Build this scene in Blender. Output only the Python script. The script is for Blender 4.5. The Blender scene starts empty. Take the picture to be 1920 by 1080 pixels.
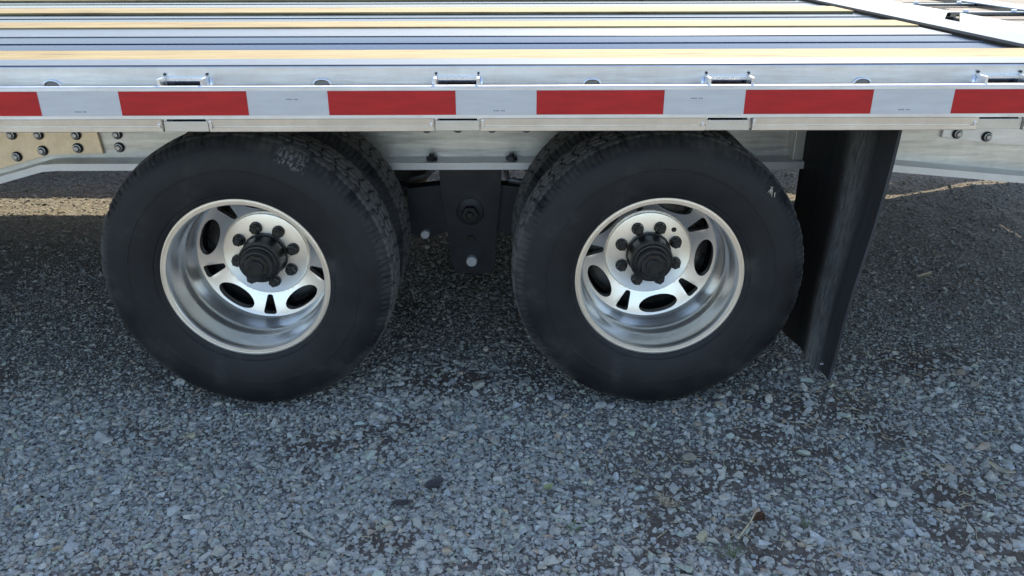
import bpy, bmesh, math, random
import numpy as np
from mathutils import Vector, Matrix
from mathutils.geometry import delaunay_2d_cdt
R = math.radians
PI = math.pi
random.seed(5)
rng = np.random.default_rng(7)
S = bpy.context.scene
C = S.collection

# ------------------------------------------------------------------ camera, sky, sun, exposure
cam_d = bpy.data.cameras.new('camera')
cam = bpy.data.objects.new('camera', cam_d)
C.objects.link(cam)
cam_d.sensor_width = 36
cam_d.lens = 28.125
cam_d.clip_start = 0.02
cam_d.clip_end = 3000
cam.matrix_world = (Matrix.Translation((0, -1.765, 1.216)) @ Matrix.Rotation(R(90 - 23.8), 4, 'X')
                    @ Matrix.Rotation(R(-0.16), 4, 'Z'))
S.camera = cam

SUN_EL, SUN_AZ = 48.2, 16.0          # azimuth from +Y (behind the trailer) towards +X
w = bpy.data.worlds.new("World")
S.world = w
w.use_nodes = True
nt = w.node_tree
nt.nodes.clear()
sky = nt.nodes.new('ShaderNodeTexSky')
sky.sky_type = 'NISHITA'
sky.sun_disc = False
sky.sun_elevation = R(SUN_EL)
sky.sun_rotation = R(SUN_AZ)
sky.air_density = 1.0
sky.dust_density = 1.3
sky.ozone_density = 0.6
bg = nt.nodes.new('ShaderNodeBackground')
bg.inputs['Strength'].default_value = 0.15
wo = nt.nodes.new('ShaderNodeOutputWorld')
nt.links.new(sky.outputs[0], bg.inputs[0])
nt.links.new(bg.outputs[0], wo.inputs[0])

sd = bpy.data.lights.new('sun', 'SUN')
sd.energy = 2.9
sd.angle = R(0.5)
sd.color = (1.0, 0.86, 0.63)
sun = bpy.data.objects.new('sun', sd)
C.objects.link(sun)
sdir = Vector((math.sin(R(SUN_AZ)) * math.cos(R(SUN_EL)), math.cos(R(SUN_AZ)) * math.cos(R(SUN_EL)), math.sin(R(SUN_EL))))
sun.rotation_euler = sdir.to_track_quat('Z', 'Y').to_euler()
sun.location = (3, 9, 9)

S.view_settings.view_transform = 'Standard'
S.view_settings.look = 'None'
S.view_settings.gamma = 1
S.view_settings.use_curve_mapping = False
S.view_settings.exposure = 1.38
try:
    S.cycles.max_bounces = 8
    S.cycles.use_denoising = True
except Exception:
    pass

# ------------------------------------------------------------------ materials
def mat(name, base=(.5, .5, .5), rough=.5, metal=0.0, spec=.5):
    m = bpy.data.materials.new(name)
    m.use_nodes = True
    b = m.node_tree.nodes['Principled BSDF']
    b.inputs['Base Color'].default_value = (*base, 1)
    b.inputs['Roughness'].default_value = rough
    b.inputs['Metallic'].default_value = metal
    b.inputs['Specular IOR Level'].default_value = spec
    return m, m.node_tree, b

def N(t, typ, **kw):
    n = t.nodes.new(typ)
    for k, v in kw.items():
        setattr(n, k, v)
    return n

def coords(t, scale=(1, 1, 1), rot=(0, 0, 0), kind='Object'):
    tc = N(t, 'ShaderNodeTexCoord')
    mp = N(t, 'ShaderNodeMapping')
    mp.inputs['Scale'].default_value = scale
    mp.inputs['Rotation'].default_value = rot
    t.links.new(tc.outputs[kind], mp.inputs[0])
    return mp.outputs[0]

def noise(t, vec, scale, detail=4, rough=.55, dist=0):
    n = N(t, 'ShaderNodeTexNoise')
    n.inputs['Scale'].default_value = scale
    n.inputs['Detail'].default_value = detail
    n.inputs['Roughness'].default_value = rough
    n.inputs['Distortion'].default_value = dist
    t.links.new(vec, n.inputs['Vector'])
    return n.outputs['Fac']

def ramp(t, fac, stops):
    r = N(t, 'ShaderNodeValToRGB')
    e = r.color_ramp.elements
    while len(e) < len(stops):
        e.new(.5)
    for i, (p, c) in enumerate(stops):
        e[i].position = p
        e[i].color = (*c, 1) if len(c) == 3 else c
    t.links.new(fac, r.inputs[0])
    return r.outputs[0]

def gray(v):
    return (v, v, v)

def bump(t, b, h, strength=.3, dist=.002):
    n = N(t, 'ShaderNodeBump')
    n.inputs['Strength'].default_value = strength
    n.inputs['Distance'].default_value = dist
    t.links.new(h, n.inputs['Height'])
    t.links.new(n.outputs[0], b.inputs['Normal'])

def mix(t, fac, a, b_):
    n = N(t, 'ShaderNodeMix', data_type='RGBA')
    for sock, v in ((n.inputs['Factor'], fac), (n.inputs[6], a), (n.inputs[7], b_)):
        if isinstance(v, (tuple, list)):
            sock.default_value = (*v, 1)
        elif isinstance(v, (int, float)):
            sock.default_value = v
        else:
            t.links.new(v, sock)
    return n.outputs[2]

def math_n(t, op, a, b_=None, clamp=False):
    n = N(t, 'ShaderNodeMath', operation=op)
    n.use_clamp = clamp
    for i, v in enumerate((a, b_)):
        if v is None:
            continue
        if isinstance(v, (int, float)):
            n.inputs[i].default_value = v
        else:
            t.links.new(v, n.inputs[i])
    return n.outputs[0]

def alu(name, base=.78, rough=.38, stretch=(1.5, 60, 60), metal=1.0, tint=(1, 1, 1), smear=.12, bs=.12, wave=0, rv=1.0):
    m, t, b = mat(name, (base, base, base), rough, metal)
    v = coords(t, stretch)
    f = noise(t, v, 6, 6, .6)
    v2 = coords(t, (1, 1, 1))
    g = noise(t, v2, 3.5, 5, .6)
    g2 = noise(t, v2, 26, 4, .7)
    c1 = tuple(base * (1 - smear) * x for x in tint)
    c2 = tuple(min(1, base * (1 + smear * .7)) * x for x in tint)
    col = ramp(t, math_n(t, 'ADD', math_n(t, 'MULTIPLY', g, .6), math_n(t, 'MULTIPLY', g2, .4)), [(.35, c1), (.65, c2)])
    t.links.new(col, b.inputs['Base Color'])
    rr = math_n(t, 'ADD', math_n(t, 'MULTIPLY', f, .22), math_n(t, 'MULTIPLY', g2, .16))
    rr = math_n(t, 'ADD', math_n(t, 'MULTIPLY', rr, rv), rough - .19 * rv)
    t.links.new(rr, b.inputs['Roughness'])
    bump(t, b, f, bs, .001)
    if wave:                                   # slow ripples of the extrusion, seen in its reflections
        wv = noise(t, coords(t, (1, 1.5, 7)), 4.5, 2, .5)
        bn = N(t, 'ShaderNodeBump')
        bn.inputs['Strength'].default_value = 1
        bn.inputs['Distance'].default_value = wave
        t.links.new(wv, bn.inputs['Height'])
        old = b.inputs['Normal'].links[0].from_node
        t.links.new(bn.outputs[0], old.inputs['Normal'])
    return m

M = {}
M['rail'] = alu('mill_aluminum', .76, .42, wave=.0012, tint=(.99, 1, 1.01))
M['rail_low'] = alu('mill_aluminum_bounce', .88, .45, tint=(1, .97, .90))  # same mill metal, warm bounce off the sunlit ground put into its tint
M['beam'] = alu('beam_aluminum', .72, .46, tint=(1, .97, .90), smear=.2, wave=.002)
M['beam_edge'] = alu('beam_flange_aluminum', .80, .5, metal=.75, smear=.1)
M['gusset'] = alu('gusset_aluminum', .97, .45, tint=(1, .83, .60), smear=.3, stretch=(6, 6, 6))  # tan of the mirrored sunlit gravel put into the tint
def sky_tinted(name, c1, c2, rough, amp, edge=(.5, .55, .65)):
    """extruded tread: the bluer sky it mirrors is put into base and edge tint; fine serrations optional"""
    m, t, b = mat(name, c1, rough, 1)
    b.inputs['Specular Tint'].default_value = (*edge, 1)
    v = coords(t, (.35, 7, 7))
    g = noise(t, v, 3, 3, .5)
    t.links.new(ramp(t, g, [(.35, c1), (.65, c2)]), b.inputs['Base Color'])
    if not amp:
        t.links.new(ramp(t, noise(t, coords(t, (.25, 30, 30)), 3, 3, .5), [(.3, gray(rough * .85)), (.7, gray(rough * 1.2))]), b.inputs['Roughness'])
        return m
    wv = N(t, 'ShaderNodeTexWave', wave_type='BANDS', bands_direction='Y', wave_profile='SIN')
    wv.inputs['Scale'].default_value = 40
    wv.inputs['Distortion'].default_value = 0
    t.links.new(coords(t), wv.inputs['Vector'])
    bump(t, b, wv.outputs['Fac'], 1.0, amp)
    return m
M['gusset_pale'] = alu('pocket_aluminum', .66, .5, tint=(1, .94, .84), smear=.15)
M['plank'] = sky_tinted('floor_aluminum', (.070, .088, .130), (.090, .112, .160), .12, 0, (.105, .145, .25))  # bare aluminum; blue of the mirrored sky is in the colours
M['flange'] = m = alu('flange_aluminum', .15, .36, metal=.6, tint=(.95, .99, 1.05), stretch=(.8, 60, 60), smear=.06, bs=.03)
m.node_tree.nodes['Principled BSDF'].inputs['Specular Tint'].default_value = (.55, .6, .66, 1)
M['ramp'] = sky_tinted('ramp_aluminum', (.20, .22, .235), (.25, .27, .285), .13, 0, (.38, .42, .47))
M['wheel'] = alu('polished_wheel', .76, .31, rv=.35, tint=(1, .98, .94), stretch=(8, 60, 8), smear=.08, bs=.04)
M['wheel_face'] = alu('machined_wheel_face', .97, .38, rv=.5, stretch=(14, 14, 14), smear=.08, tint=(1, .95, .85), bs=.06)  # cream of the sunlit ground it mirrors is tinted in
M['bracket'] = alu('bracket_aluminum', .82, .3, metal=.9, stretch=(10, 10, 10), smear=.25, bs=.3)
M['bolt'] = alu('zinc_bolt', .48, .4, stretch=(20, 20, 20), smear=.3)
m, t, b = mat('weathered_ramp_board', (.22, .185, .145), .8)
t.links.new(ramp(t, noise(t, coords(t, (14, 3, 14)), 4, 5, .65), [(.3, (.13, .118, .10)), (.7, (.24, .222, .195))]), b.inputs['Base Color'])
M['pan'] = m
M['slot'] = alu('shaded_slot_metal', .25, .5, smear=.3)
M['pale_bolt'] = alu('pale_plated_bolt', .72, .5, metal=.3, stretch=(20, 20, 20), smear=.2)

m, t, b = mat('pine_board', rough=.72)
v = coords(t, (1.2, 22, 22))
f1 = noise(t, v, 5, 6, .62, .6)
v2 = coords(t, (.9, 5, 5))
f2 = noise(t, v2, 2.2, 4, .6)
col = ramp(t, math_n(t, 'ADD', math_n(t, 'MULTIPLY', f1, .65), math_n(t, 'MULTIPLY', f2, .35)),
           [(.36, (.10, .06, .02)), (.46, (.225, .168, .066)), (.62, (.295, .24, .112))])
vk = coords(t, (2.2, 9, 9))
vo = N(t, 'ShaderNodeTexVoronoi')
vo.inputs['Scale'].default_value = 1.6
t.links.new(vk, vo.inputs['Vector'])
kn = ramp(t, vo.outputs['Distance'], [(.05, gray(1)), (.12, gray(0))])
col = mix(t, kn, col, (.20, .10, .04))
t.links.new(col, b.inputs['Base Color'])
bump(t, b, f1, .25, .002)
M['wood'] = m

def rubber(name, scuff=False):
    m, t, b = mat(name, (.012, .013, .016), .55, 0, .35)
    tc = N(t, 'ShaderNodeTexCoord')
    sx = N(t, 'ShaderNodeSeparateXYZ')
    t.links.new(tc.outputs['Object'], sx.inputs[0])
    x2 = math_n(t, 'MULTIPLY', sx.outputs[0], sx.outputs[0])
    z2 = math_n(t, 'MULTIPLY', sx.outputs[2], sx.outputs[2])
    r = math_n(t, 'SQRT', math_n(t, 'ADD', x2, z2))
    v = tc.outputs['Object']
    n1 = noise(t, v, 7, 6, .65)
    n2 = noise(t, v, 60, 4, .7)
    side = ramp(t, n1, [(.35, (.0085, .0085, .0095)), (.56, (.0155, .0155, .016)), (.74, (.044, .042, .040))])
    dust = ramp(t, math_n(t, 'ADD', math_n(t, 'MULTIPLY', n1, .5), math_n(t, 'MULTIPLY', n2, .5)),
                [(.36, (.075, .071, .066)), (.66, (.17, .16, .148))])
    sy_n = math_n(t, 'DIVIDE', math_n(t, 'SUBTRACT', sx.outputs[1], .090), .0715)
    crown = math_n(t, 'SUBTRACT', .390, math_n(t, 'MULTIPLY', math_n(t, 'POWER', math_n(t, 'ABSOLUTE', sy_n), 2.6), .0055))
    k = ramp(t, math_n(t, 'ADD', math_n(t, 'MULTIPLY', math_n(t, 'SUBTRACT', r, crown), 100), .5), [(.12, gray(0)), (.38, gray(1))])   # road dust on the running surface only
    col = mix(t, k, side, dust)
    ed = ramp(t, r, [(.352, gray(0)), (.374, gray(1)), (.3805, gray(1)), (.386, gray(0))])
    ed = math_n(t, 'MULTIPLY', ed, ramp(t, n1, [(.38, gray(0)), (.72, gray(.8))]))
    col = mix(t, ed, col, (.10, .097, .092))
    if scuff:
        ang = math_n(t, 'ARCTAN2', sx.outputs[2], sx.outputs[0])
        da = math_n(t, 'ABSOLUTE', math_n(t, 'SUBTRACT', ang, R(64)))
        ma = ramp(t, da, [(.085, gray(1)), (.12, gray(0))])
        mr = ramp(t, r, [(.338, gray(0)), (.346, gray(1)), (.376, gray(1)), (.384, gray(0))])
        cb = N(t, 'ShaderNodeCombineXYZ')
        t.links.new(math_n(t, 'MULTIPLY', ang, 42), cb.inputs[0])
        t.links.new(math_n(t, 'MULTIPLY', r, 75), cb.inputs[1])
        sp = noise(t, cb.outputs[0], 1.3, 3, .7)
        sp = ramp(t, sp, [(.50, gray(0)), (.56, gray(1))])
        mk = math_n(t, 'MULTIPLY', math_n(t, 'MULTIPLY', ma, mr), sp)
        col = mix(t, mk, col, (.14, .14, .137))
    t.links.new(col, b.inputs['Base Color'])
    t.links.new(ramp(t, n1, [(.3, gray(.50)), (.7, gray(.68))]), b.inputs['Roughness'])
    bump(t, b, n2, .12, .001)
    return m
M['tyre'] = rubber('tyre_rubber')
M['tyre_scuffed'] = rubber('tyre_rubber_scuffed', True)

m, t, b = mat('black_hub_paint', (.012, .012, .012), .3, 0, .5)
v = coords(t)
f = noise(t, v, 30, 5, .6)
t.links.new(ramp(t, f, [(.3, (.008, .008, .008)), (.75, (.035, .032, .028))]), b.inputs['Base Color'])
t.links.new(ramp(t, f, [(.3, gray(.22)), (.7, gray(.5))]), b.inputs['Roughness'])
M['hub'] = m
m, t, b = mat('black_chassis_paint', (.015, .016, .020), .45, 0, .5)
v = coords(t)
f = noise(t, v, 12, 5, .6)
t.links.new(ramp(t, f, [(.3, (.012, .013, .018)), (.75, (.040, .040, .043))]), b.inputs['Base Color'])
bump(t, b, noise(t, v, 90, 3), .1, .001)
M['chassis'] = m

m, t, b = mat('mud_flap_rubber', (.012, .012, .014), .65, 0, .25)
v = coords(t, (1, 26, 1.1))
f = noise(t, v, 3.0, 6, .7)
tc = N(t, 'ShaderNodeTexCoord')
sx = N(t, 'ShaderNodeSeparateXYZ')
t.links.new(tc.outputs['Object'], sx.inputs[0])
band = ramp(t, math_n(t, 'ABSOLUTE', math_n(t, 'SUBTRACT', sx.outputs[1], .285)), [(.0, gray(1)), (.10, gray(0))])
low = ramp(t, sx.outputs[2], [(.10, gray(1)), (.45, gray(.7)), (.8, gray(.45))])
sp = noise(t, coords(t, (1, 46, 9)), 3, 5, .75)
dm = math_n(t, 'MULTIPLY', math_n(t, 'MULTIPLY', band, low), ramp(t, sp, [(.34, gray(.12)), (.66, gray(1))]))
basec = ramp(t, f, [(.36, (.032, .032, .034)), (.72, (.062, .062, .064))])
t.links.new(mix(t, dm, basec, (.50, .50, .48)), b.inputs['Base Color'])
bump(t, b, f, .2, .002)
M['flap'] = m

def tape(name, c1, c2, rough, spec=.5):
    m, t, b = mat(name, c1, rough, 0, spec)
    v = coords(t)
    f = noise(t, coords(t, (3, 1, 18)), 4, 4, .6)
    t.links.new(ramp(t, f, [(.35, c1), (.7, c2)]), b.inputs['Base Color'])
    vo = N(t, 'ShaderNodeTexVoronoi')
    vo.inputs['Scale'].default_value = 260
    t.links.new(v, vo.inputs['Vector'])
    bump(t, b, vo.outputs['Distance'], .05, .0006)
    return m
M['red'] = tape('red_reflective', (.40, .006, .010), (.53, .010, .014), .32)
M['white'] = tape('white_reflective', (.55, .54, .53), (.62, .61, .595), .38)
M['ink'] = mat('grey_print', (.24, .24, .30), .5)[0]
M['crate'] = alu('neighbour_rail', .7, .45)

# ------------------------------------------------------------------ mesh helpers
def obj(name, bm, m, parent=None, smooth=False, angle=None):
    me = bpy.data.meshes.new(name)
    bmesh.ops.recalc_face_normals(bm, faces=bm.faces)
    bm.to_mesh(me)
    bm.free()
    return objm(name, me, m, parent, smooth, angle)

def objm(name, me, m, parent=None, smooth=False, angle=None):
    if m is not None and not me.materials:
        me.materials.append(m)
    if smooth:
        me.polygons.foreach_set('use_smooth', [True] * len(me.polygons))
        if angle:
            me.set_sharp_from_angle(angle=R(angle))
    o = bpy.data.objects.new(name, me)
    C.objects.link(o)
    if parent:
        o.parent = parent
    return o

def empty(name, parent=None, loc=(0, 0, 0)):
    o = bpy.data.objects.new(name, None)
    C.objects.link(o)
    o.empty_display_size = .1
    o.location = loc
    if parent:
        o.parent = parent
    return o

def tag(o, label=None, cat=None, group=None, kind=None):
    for k, v_ in (('label', label), ('category', cat), ('group', group), ('kind', kind)):
        if v_:
            o[k] = v_
    return o

def box(bm, x0, x1, y0, y1, z0, z1, bev=0):
    vs = [bm.verts.new((x, y, z)) for x in (x0, x1) for y in (y0, y1) for z in (z0, z1)]
    fs = [(0, 1, 3, 2), (4, 6, 7, 5), (0, 4, 5, 1), (2, 3, 7, 6), (0, 2, 6, 4), (1, 5, 7, 3)]
    faces = [bm.faces.new([vs[i] for i in f]) for f in fs]
    if bev:
        es = list({e for f in faces for e in f.edges})
        bmesh.ops.bevel(bm, geom=es, offset=bev, segments=2, profile=.6, affect='EDGES')
    return vs

def prism(bm, prof, x0, x1):                 # closed (y, z) outline along x
    a = [bm.verts.new((x0, y, z)) for y, z in prof]
    c = [bm.verts.new((x1, y, z)) for y, z in prof]
    n = len(prof)
    for i in range(n):
        j = (i + 1) % n
        bm.faces.new((a[i], a[j], c[j], c[i]))
    bm.faces.new(a)
    bm.faces.new(c[::-1])

def plate(bm, pts, y0, y1, bev=0):            # (x, z) outline with thickness along y
    a = [bm.verts.new((x, y0, z)) for x, z in pts]
    c = [bm.verts.new((x, y1, z)) for x, z in pts]
    n = len(pts)
    fs = []
    for i in range(n):
        j = (i + 1) % n
        fs.append(bm.faces.new((a[i], a[j], c[j], c[i])))
    fs.append(bm.faces.new(a))
    fs.append(bm.faces.new(c[::-1]))
    if bev:
        bmesh.ops.bevel(bm, geom=list(fs[-2].edges), offset=bev, segments=2, profile=.6, affect='EDGES')

def flat(bm, pts, z0, z1):                    # (x, y) outline with thickness along z
    a = [bm.verts.new((x, y, z0)) for x, y in pts]
    c = [bm.verts.new((x, y, z1)) for x, y in pts]
    n = len(pts)
    for i in range(n):
        j = (i + 1) % n
        bm.faces.new((a[i], a[j], c[j], c[i]))
    bm.faces.new(a)
    bm.faces.new(c[::-1])

def lathe(bm, prof, n=96, close=False):       # (r, y) about the y axis
    rings = []
    for r, y in prof:
        if r < 1e-6:
            rings.append([bm.verts.new((0, y, 0))])
        else:
            rings.append([bm.verts.new((r * math.cos(2 * PI * k / n), y, r * math.sin(2 * PI * k / n))) for k in range(n)])
    m_ = len(rings)
    for i in range(m_ if close else m_ - 1):
        p, q = rings[i], rings[(i + 1) % m_]
        for k in range(n):
            l = (k + 1) % n
            if len(p) == 1 and len(q) == 1:
                continue
            if len(p) == 1:
                bm.faces.new((p[0], q[k], q[l]))
            elif len(q) == 1:
                bm.faces.new((p[k], q[0], p[l]))
            else:
                bm.faces.new((p[k], q[k], q[l], p[l]))

def tube(bm, p0, p1, r0, r1=None, n=10, cap=True):
    p0, p1 = Vector(p0), Vector(p1)
    r1 = r0 if r1 is None else r1
    d = (p1 - p0).normalized()
    u = d.orthogonal().normalized()
    v_ = d.cross(u)
    A, B = [], []
    for k in range(n):
        a = 2 * PI * k / n
        o = u * math.cos(a) + v_ * math.sin(a)
        A.append(bm.verts.new(p0 + o * r0))
        B.append(bm.verts.new(p1 + o * r1))
    for k in range(n):
        l = (k + 1) % n
        bm.faces.new((A[k], A[l], B[l], B[k]))
    if cap:
        bm.faces.new(A[::-1])
        bm.faces.new(B)

# ------------------------------------------------------------------ smooth value noise for the terrain (numpy)
def vnoise(x, y, s, seed):
    g = np.random.default_rng(seed).random((64, 64))
    u, v_ = x / s, y / s
    i, j = np.floor(u).astype(int), np.floor(v_).astype(int)
    fu, fv = u - i, v_ - j
    fu, fv = fu * fu * (3 - 2 * fu), fv * fv * (3 - 2 * fv)
    a, b_ = g[i % 64, j % 64], g[(i + 1) % 64, j % 64]
    c, d = g[i % 64, (j + 1) % 64], g[(i + 1) % 64, (j + 1) % 64]
    return (a * (1 - fu) + b_ * fu) * (1 - fv) + (c * (1 - fu) + d * fu) * fv

SOIL = [(.42, -.08, .16, .13), (.40, -.20, .16, .13), (.48, -.36, .14, .09), (.30, -.10, .12, .08), (.60, -.12, .12, .08), (.85, .12, .2, .1), (.62, .02, .20, .10), (.93, .18, .17, .09), (1.05, -.22, .16, .12), (.33, -.33, .12, .10),
        (.05, .22, .16, .08), (.52, -.42, .14, .06), (.08, -.44, .16, .05), (-.1, .30, .3, .1), (1.2, .45, .25, .12), (.50, -.20, .17, .06), (.72, .20, .2, .08), (1.0, .02, .12, .06), (.25, -.12, .10, .06), (-.3, -.38, .1, .05), (1.12, -.42, .1, .07),
        (-.55, -.02, .16, .05), (-1.0, .05, .14, .07), (.78, -.05, .12, .07), (.98, -.36, .10, .05)]

def soil(x, y):
    s = np.zeros_like(x)
    for cx, cy, sx_, sy_ in SOIL:
        s = np.maximum(s, np.exp(-((x - cx) / sx_) ** 2 - ((y - cy) / sy_) ** 2))
    n = vnoise(x, y, .11, 11) * .6 + vnoise(x, y, .045, 12) * .4
    s = np.clip(s * 1.15 - .25 + (n - .5) * 1.3 * (s > .12), 0, 1)
    g = vnoise(x + 5, y + 3, .28, 13) * .6 + vnoise(x, y, .12, 14) * .4
    return np.clip(np.maximum(s, np.clip((g - .66) * 4, 0, .8)), 0, 1)

def height(x, y):
    near = np.exp(-(np.maximum(np.abs(x) - 3.5, 0)) ** 2) * np.exp(-(np.maximum(np.abs(y - .8) - 2.5, 0)) ** 2)
    h = (vnoise(x, y, .55, 1) - .5) * .016 + (vnoise(x, y, .13, 2) - .5) * .008 + (vnoise(x, y, .035, 3) - .5) * .005
    for cx in (-.7016, .3885):             # grit pushed up along the front of each contact patch
        h = h + .010 * np.exp(-((x - cx) / .16) ** 2) * np.exp(-((y - .128) / .024) ** 2)
    return h * near - .006

# ------------------------------------------------------------------ ground: one sheet to the horizon
def axis(lo, hi, step, far):
    core = np.arange(lo, hi + 1e-6, step)
    ext = []
    d, k = step * 2, hi
    out = []
    while k < far:
        k += d
        d *= 1.35
        out.append(k)
    out = np.array(out)
    return np.concatenate([(lo - (out - hi))[::-1], core, out])

gx, gy = axis(-2.6, 2.8, .02, 900), axis(-.9, 2.9, .02, 900)
X, Y = np.meshgrid(gx, gy, indexing='ij')
Z = height(X, Y)
nv = X.size
me = bpy.data.meshes.new('ground')
idx = np.arange(nv).reshape(X.shape)
quads = np.stack([idx[:-1, :-1], idx[1:, :-1], idx[1:, 1:], idx[:-1, 1:]], -1).reshape(-1, 4)
me.vertices.add(nv)
me.vertices.foreach_set('co', np.stack([X, Y, Z], -1).reshape(-1).astype(np.float32))
me.loops.add(quads.size)
me.loops.foreach_set('vertex_index', quads.reshape(-1).astype(np.int32))
me.polygons.add(len(quads))
me.polygons.foreach_set('loop_start', np.arange(0, quads.size, 4, dtype=np.int32))
me.polygons.foreach_set('loop_total', np.full(len(quads), 4, np.int32))
me.update(calc_edges=True)
at = me.attributes.new('soil', 'FLOAT', 'POINT')
at.data.foreach_set('value', soil(X.reshape(-1), Y.reshape(-1)).astype(np.float32))
m, t, b = mat('gravel_ground', rough=.92, spec=.2)
v = coords(t)
vo = N(t, 'ShaderNodeTexVoronoi')
vo.inputs['Scale'].default_value = 120
t.links.new(v, vo.inputs['Vector'])
vo2 = N(t, 'ShaderNodeTexVoronoi')
vo2.inputs['Scale'].default_value = 55
t.links.new(v, vo2.inputs['Vector'])
sep = N(t, 'ShaderNodeSeparateColor')
t.links.new(vo.outputs['Color'], sep.inputs[0])
grit = ramp(t, sep.outputs[0], [(.05, (.09, .083, .07)), (.5, (.165, .155, .134)), (.8, (.23, .22, .194)), (1, (.30, .29, .26))])
big = noise(t, v, 1.3, 5, .6)
grit = mix(t, math_n(t, 'MULTIPLY', ramp(t, big, [(.45, gray(0)), (.7, gray(1))]), .5), grit, (.15, .125, .095))
so = N(t, 'ShaderNodeAttribute', attribute_name='soil')
sn = noise(t, v, 40, 6, .7)
sc = ramp(t, sn, [(.3, (.056, .042, .032)), (.55, (.108, .082, .063)), (.8, (.17, .134, .104))])
msk = math_n(t, 'MULTIPLY', so.outputs['Fac'], .85)
t.links.new(mix(t, msk, grit, sc), b.inputs['Base Color'])
bh = math_n(t, 'ADD', math_n(t, 'MULTIPLY', vo.outputs['Distance'], -.6), math_n(t, 'MULTIPLY', sn, .5))
bump(t, b, bh, .8, .006)
M['ground'] = m
tag(objm('ground', me, m), kind='structure')

# ------------------------------------------------------------------ gravel: crushed stones, real geometry
def stone_proto(seed):
    r_ = random.Random(seed)
    bm = bmesh.new()
    n = r_.choice((9, 10, 10, 11))
    for k in range(n):
        while True:
            p = Vector((r_.uniform(-1, 1), r_.uniform(-1, 1), r_.uniform(-1, 1)))
            if .55 < p.length < 1:
                break
        p.normalize()
        p *= r_.uniform(.8, 1.0)
        bm.verts.new(p)
    res = bmesh.ops.convex_hull(bm, input=bm.verts)
    bmesh.ops.delete(bm, geom=[g for g in res['geom_interior'] if isinstance(g, bmesh.types.BMVert)], context='VERTS')
    bmesh.ops.triangulate(bm, faces=bm.faces)
    bmesh.ops.recalc_face_normals(bm, faces=bm.faces)
    bm.verts.index_update()
    vs = np.array([v_.co[:] for v_ in bm.verts])
    fs = np.array([[v_.index for v_ in f.verts] for f in bm.faces])
    bm.free()
    return vs, fs
PROTO = [stone_proto(100 + k) for k in range(14)]

def scatter(n, x0, x1, y0, y1, smed, ssig, smin, smax, soilpow, dens=None, clear=None):
    x, y = rng.uniform(x0, x1, n), rng.uniform(y0, y1, n)
    k = rng.random(n) > soil(x, y) * soilpow
    if dens is not None:
        k &= rng.random(n) < dens(x, y)
    x, y = x[k], y[k]
    s = np.clip(np.exp(rng.normal(math.log(smed), ssig, len(x))), smin, smax)
    return x, y, s

def coarse(x, y):                       # finer, worn-in grit along the wheel track
    return np.clip(.35 + (0.25 - y) * 1.1 + (vnoise(x, y, .35, 21) - .5) * .9, .10, 1)

parts = [
    scatter(84000, -1.9, 2.3, -.62, 1.6, .0042, .28, .0025, .008, .5, lambda x, y: np.clip((1.65 - y) / .9, 0, 1)),
    scatter(26000, -1.5, 1.7, -.62, .40, .0070, .26, .005, .012, .75, lambda x, y: np.clip((.5 - y) / .4, 0, 1) * np.clip((.45 - x) / .5, .2, 1)),
    scatter(46000, -1.8, 2.2, -.62, 1.3, .0074, .28, .005, .015, .75, lambda x, y: coarse(x, y) * np.clip((1.4 - y) / .7, 0, 1)),
    scatter(5600, -1.5, 1.7, -.62, .45, .0116, .24, .009, .020, .7, lambda x, y: coarse(x, y) ** 1.5),
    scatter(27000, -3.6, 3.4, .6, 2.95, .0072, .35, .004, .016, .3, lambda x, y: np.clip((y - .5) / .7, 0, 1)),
    scatter(14000, -3.2, 3.4, -1.9, -.62, .007, .35, .004, .018, .5),
    scatter(170, -1.4, 1.6, -.62, .35, .019, .18, .014, .026, .3),
]
sx_, sy_, ss_ = (np.concatenate([p[i] for p in parts]) for i in range(3))
n = len(sx_)
sz_ = height(sx_, sy_)
kind = rng.integers(0, len(PROTO), n)
q = rng.normal(size=(n, 4))
# flattish stones lie on their broad side: yaw free, tilt small
yaw = rng.uniform(0, 2 * PI, n)
tx, ty = rng.normal(0, .28, n), rng.normal(0, .28, n)
cy_, sy2 = np.cos(yaw), np.sin(yaw)
scl = np.stack([ss_ * rng.uniform(.9, 1.45, n), ss_ * rng.uniform(.7, 1.1, n), ss_ * rng.uniform(.35, .7, n)], 1)
u = rng.random(n)
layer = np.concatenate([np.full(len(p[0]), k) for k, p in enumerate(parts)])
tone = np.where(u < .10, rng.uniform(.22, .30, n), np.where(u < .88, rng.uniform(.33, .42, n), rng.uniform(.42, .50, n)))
tone = tone * np.array([.86, .93, .96, 1.0, .66, 1.0, 1.02])[layer]  # layer under the trailer darker: dirt, and part of the shade put in
warm = rng.normal(0, .035, n)
brown = rng.random(n) < .035
green = (rng.random(n) < .10)
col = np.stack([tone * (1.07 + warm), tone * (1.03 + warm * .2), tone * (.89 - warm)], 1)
col[brown] *= np.array([1.0, .82, .68])
col[green] *= np.array([.92, 1.02, .94])
VS, FS, CS = [], [], []
off = 0
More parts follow.
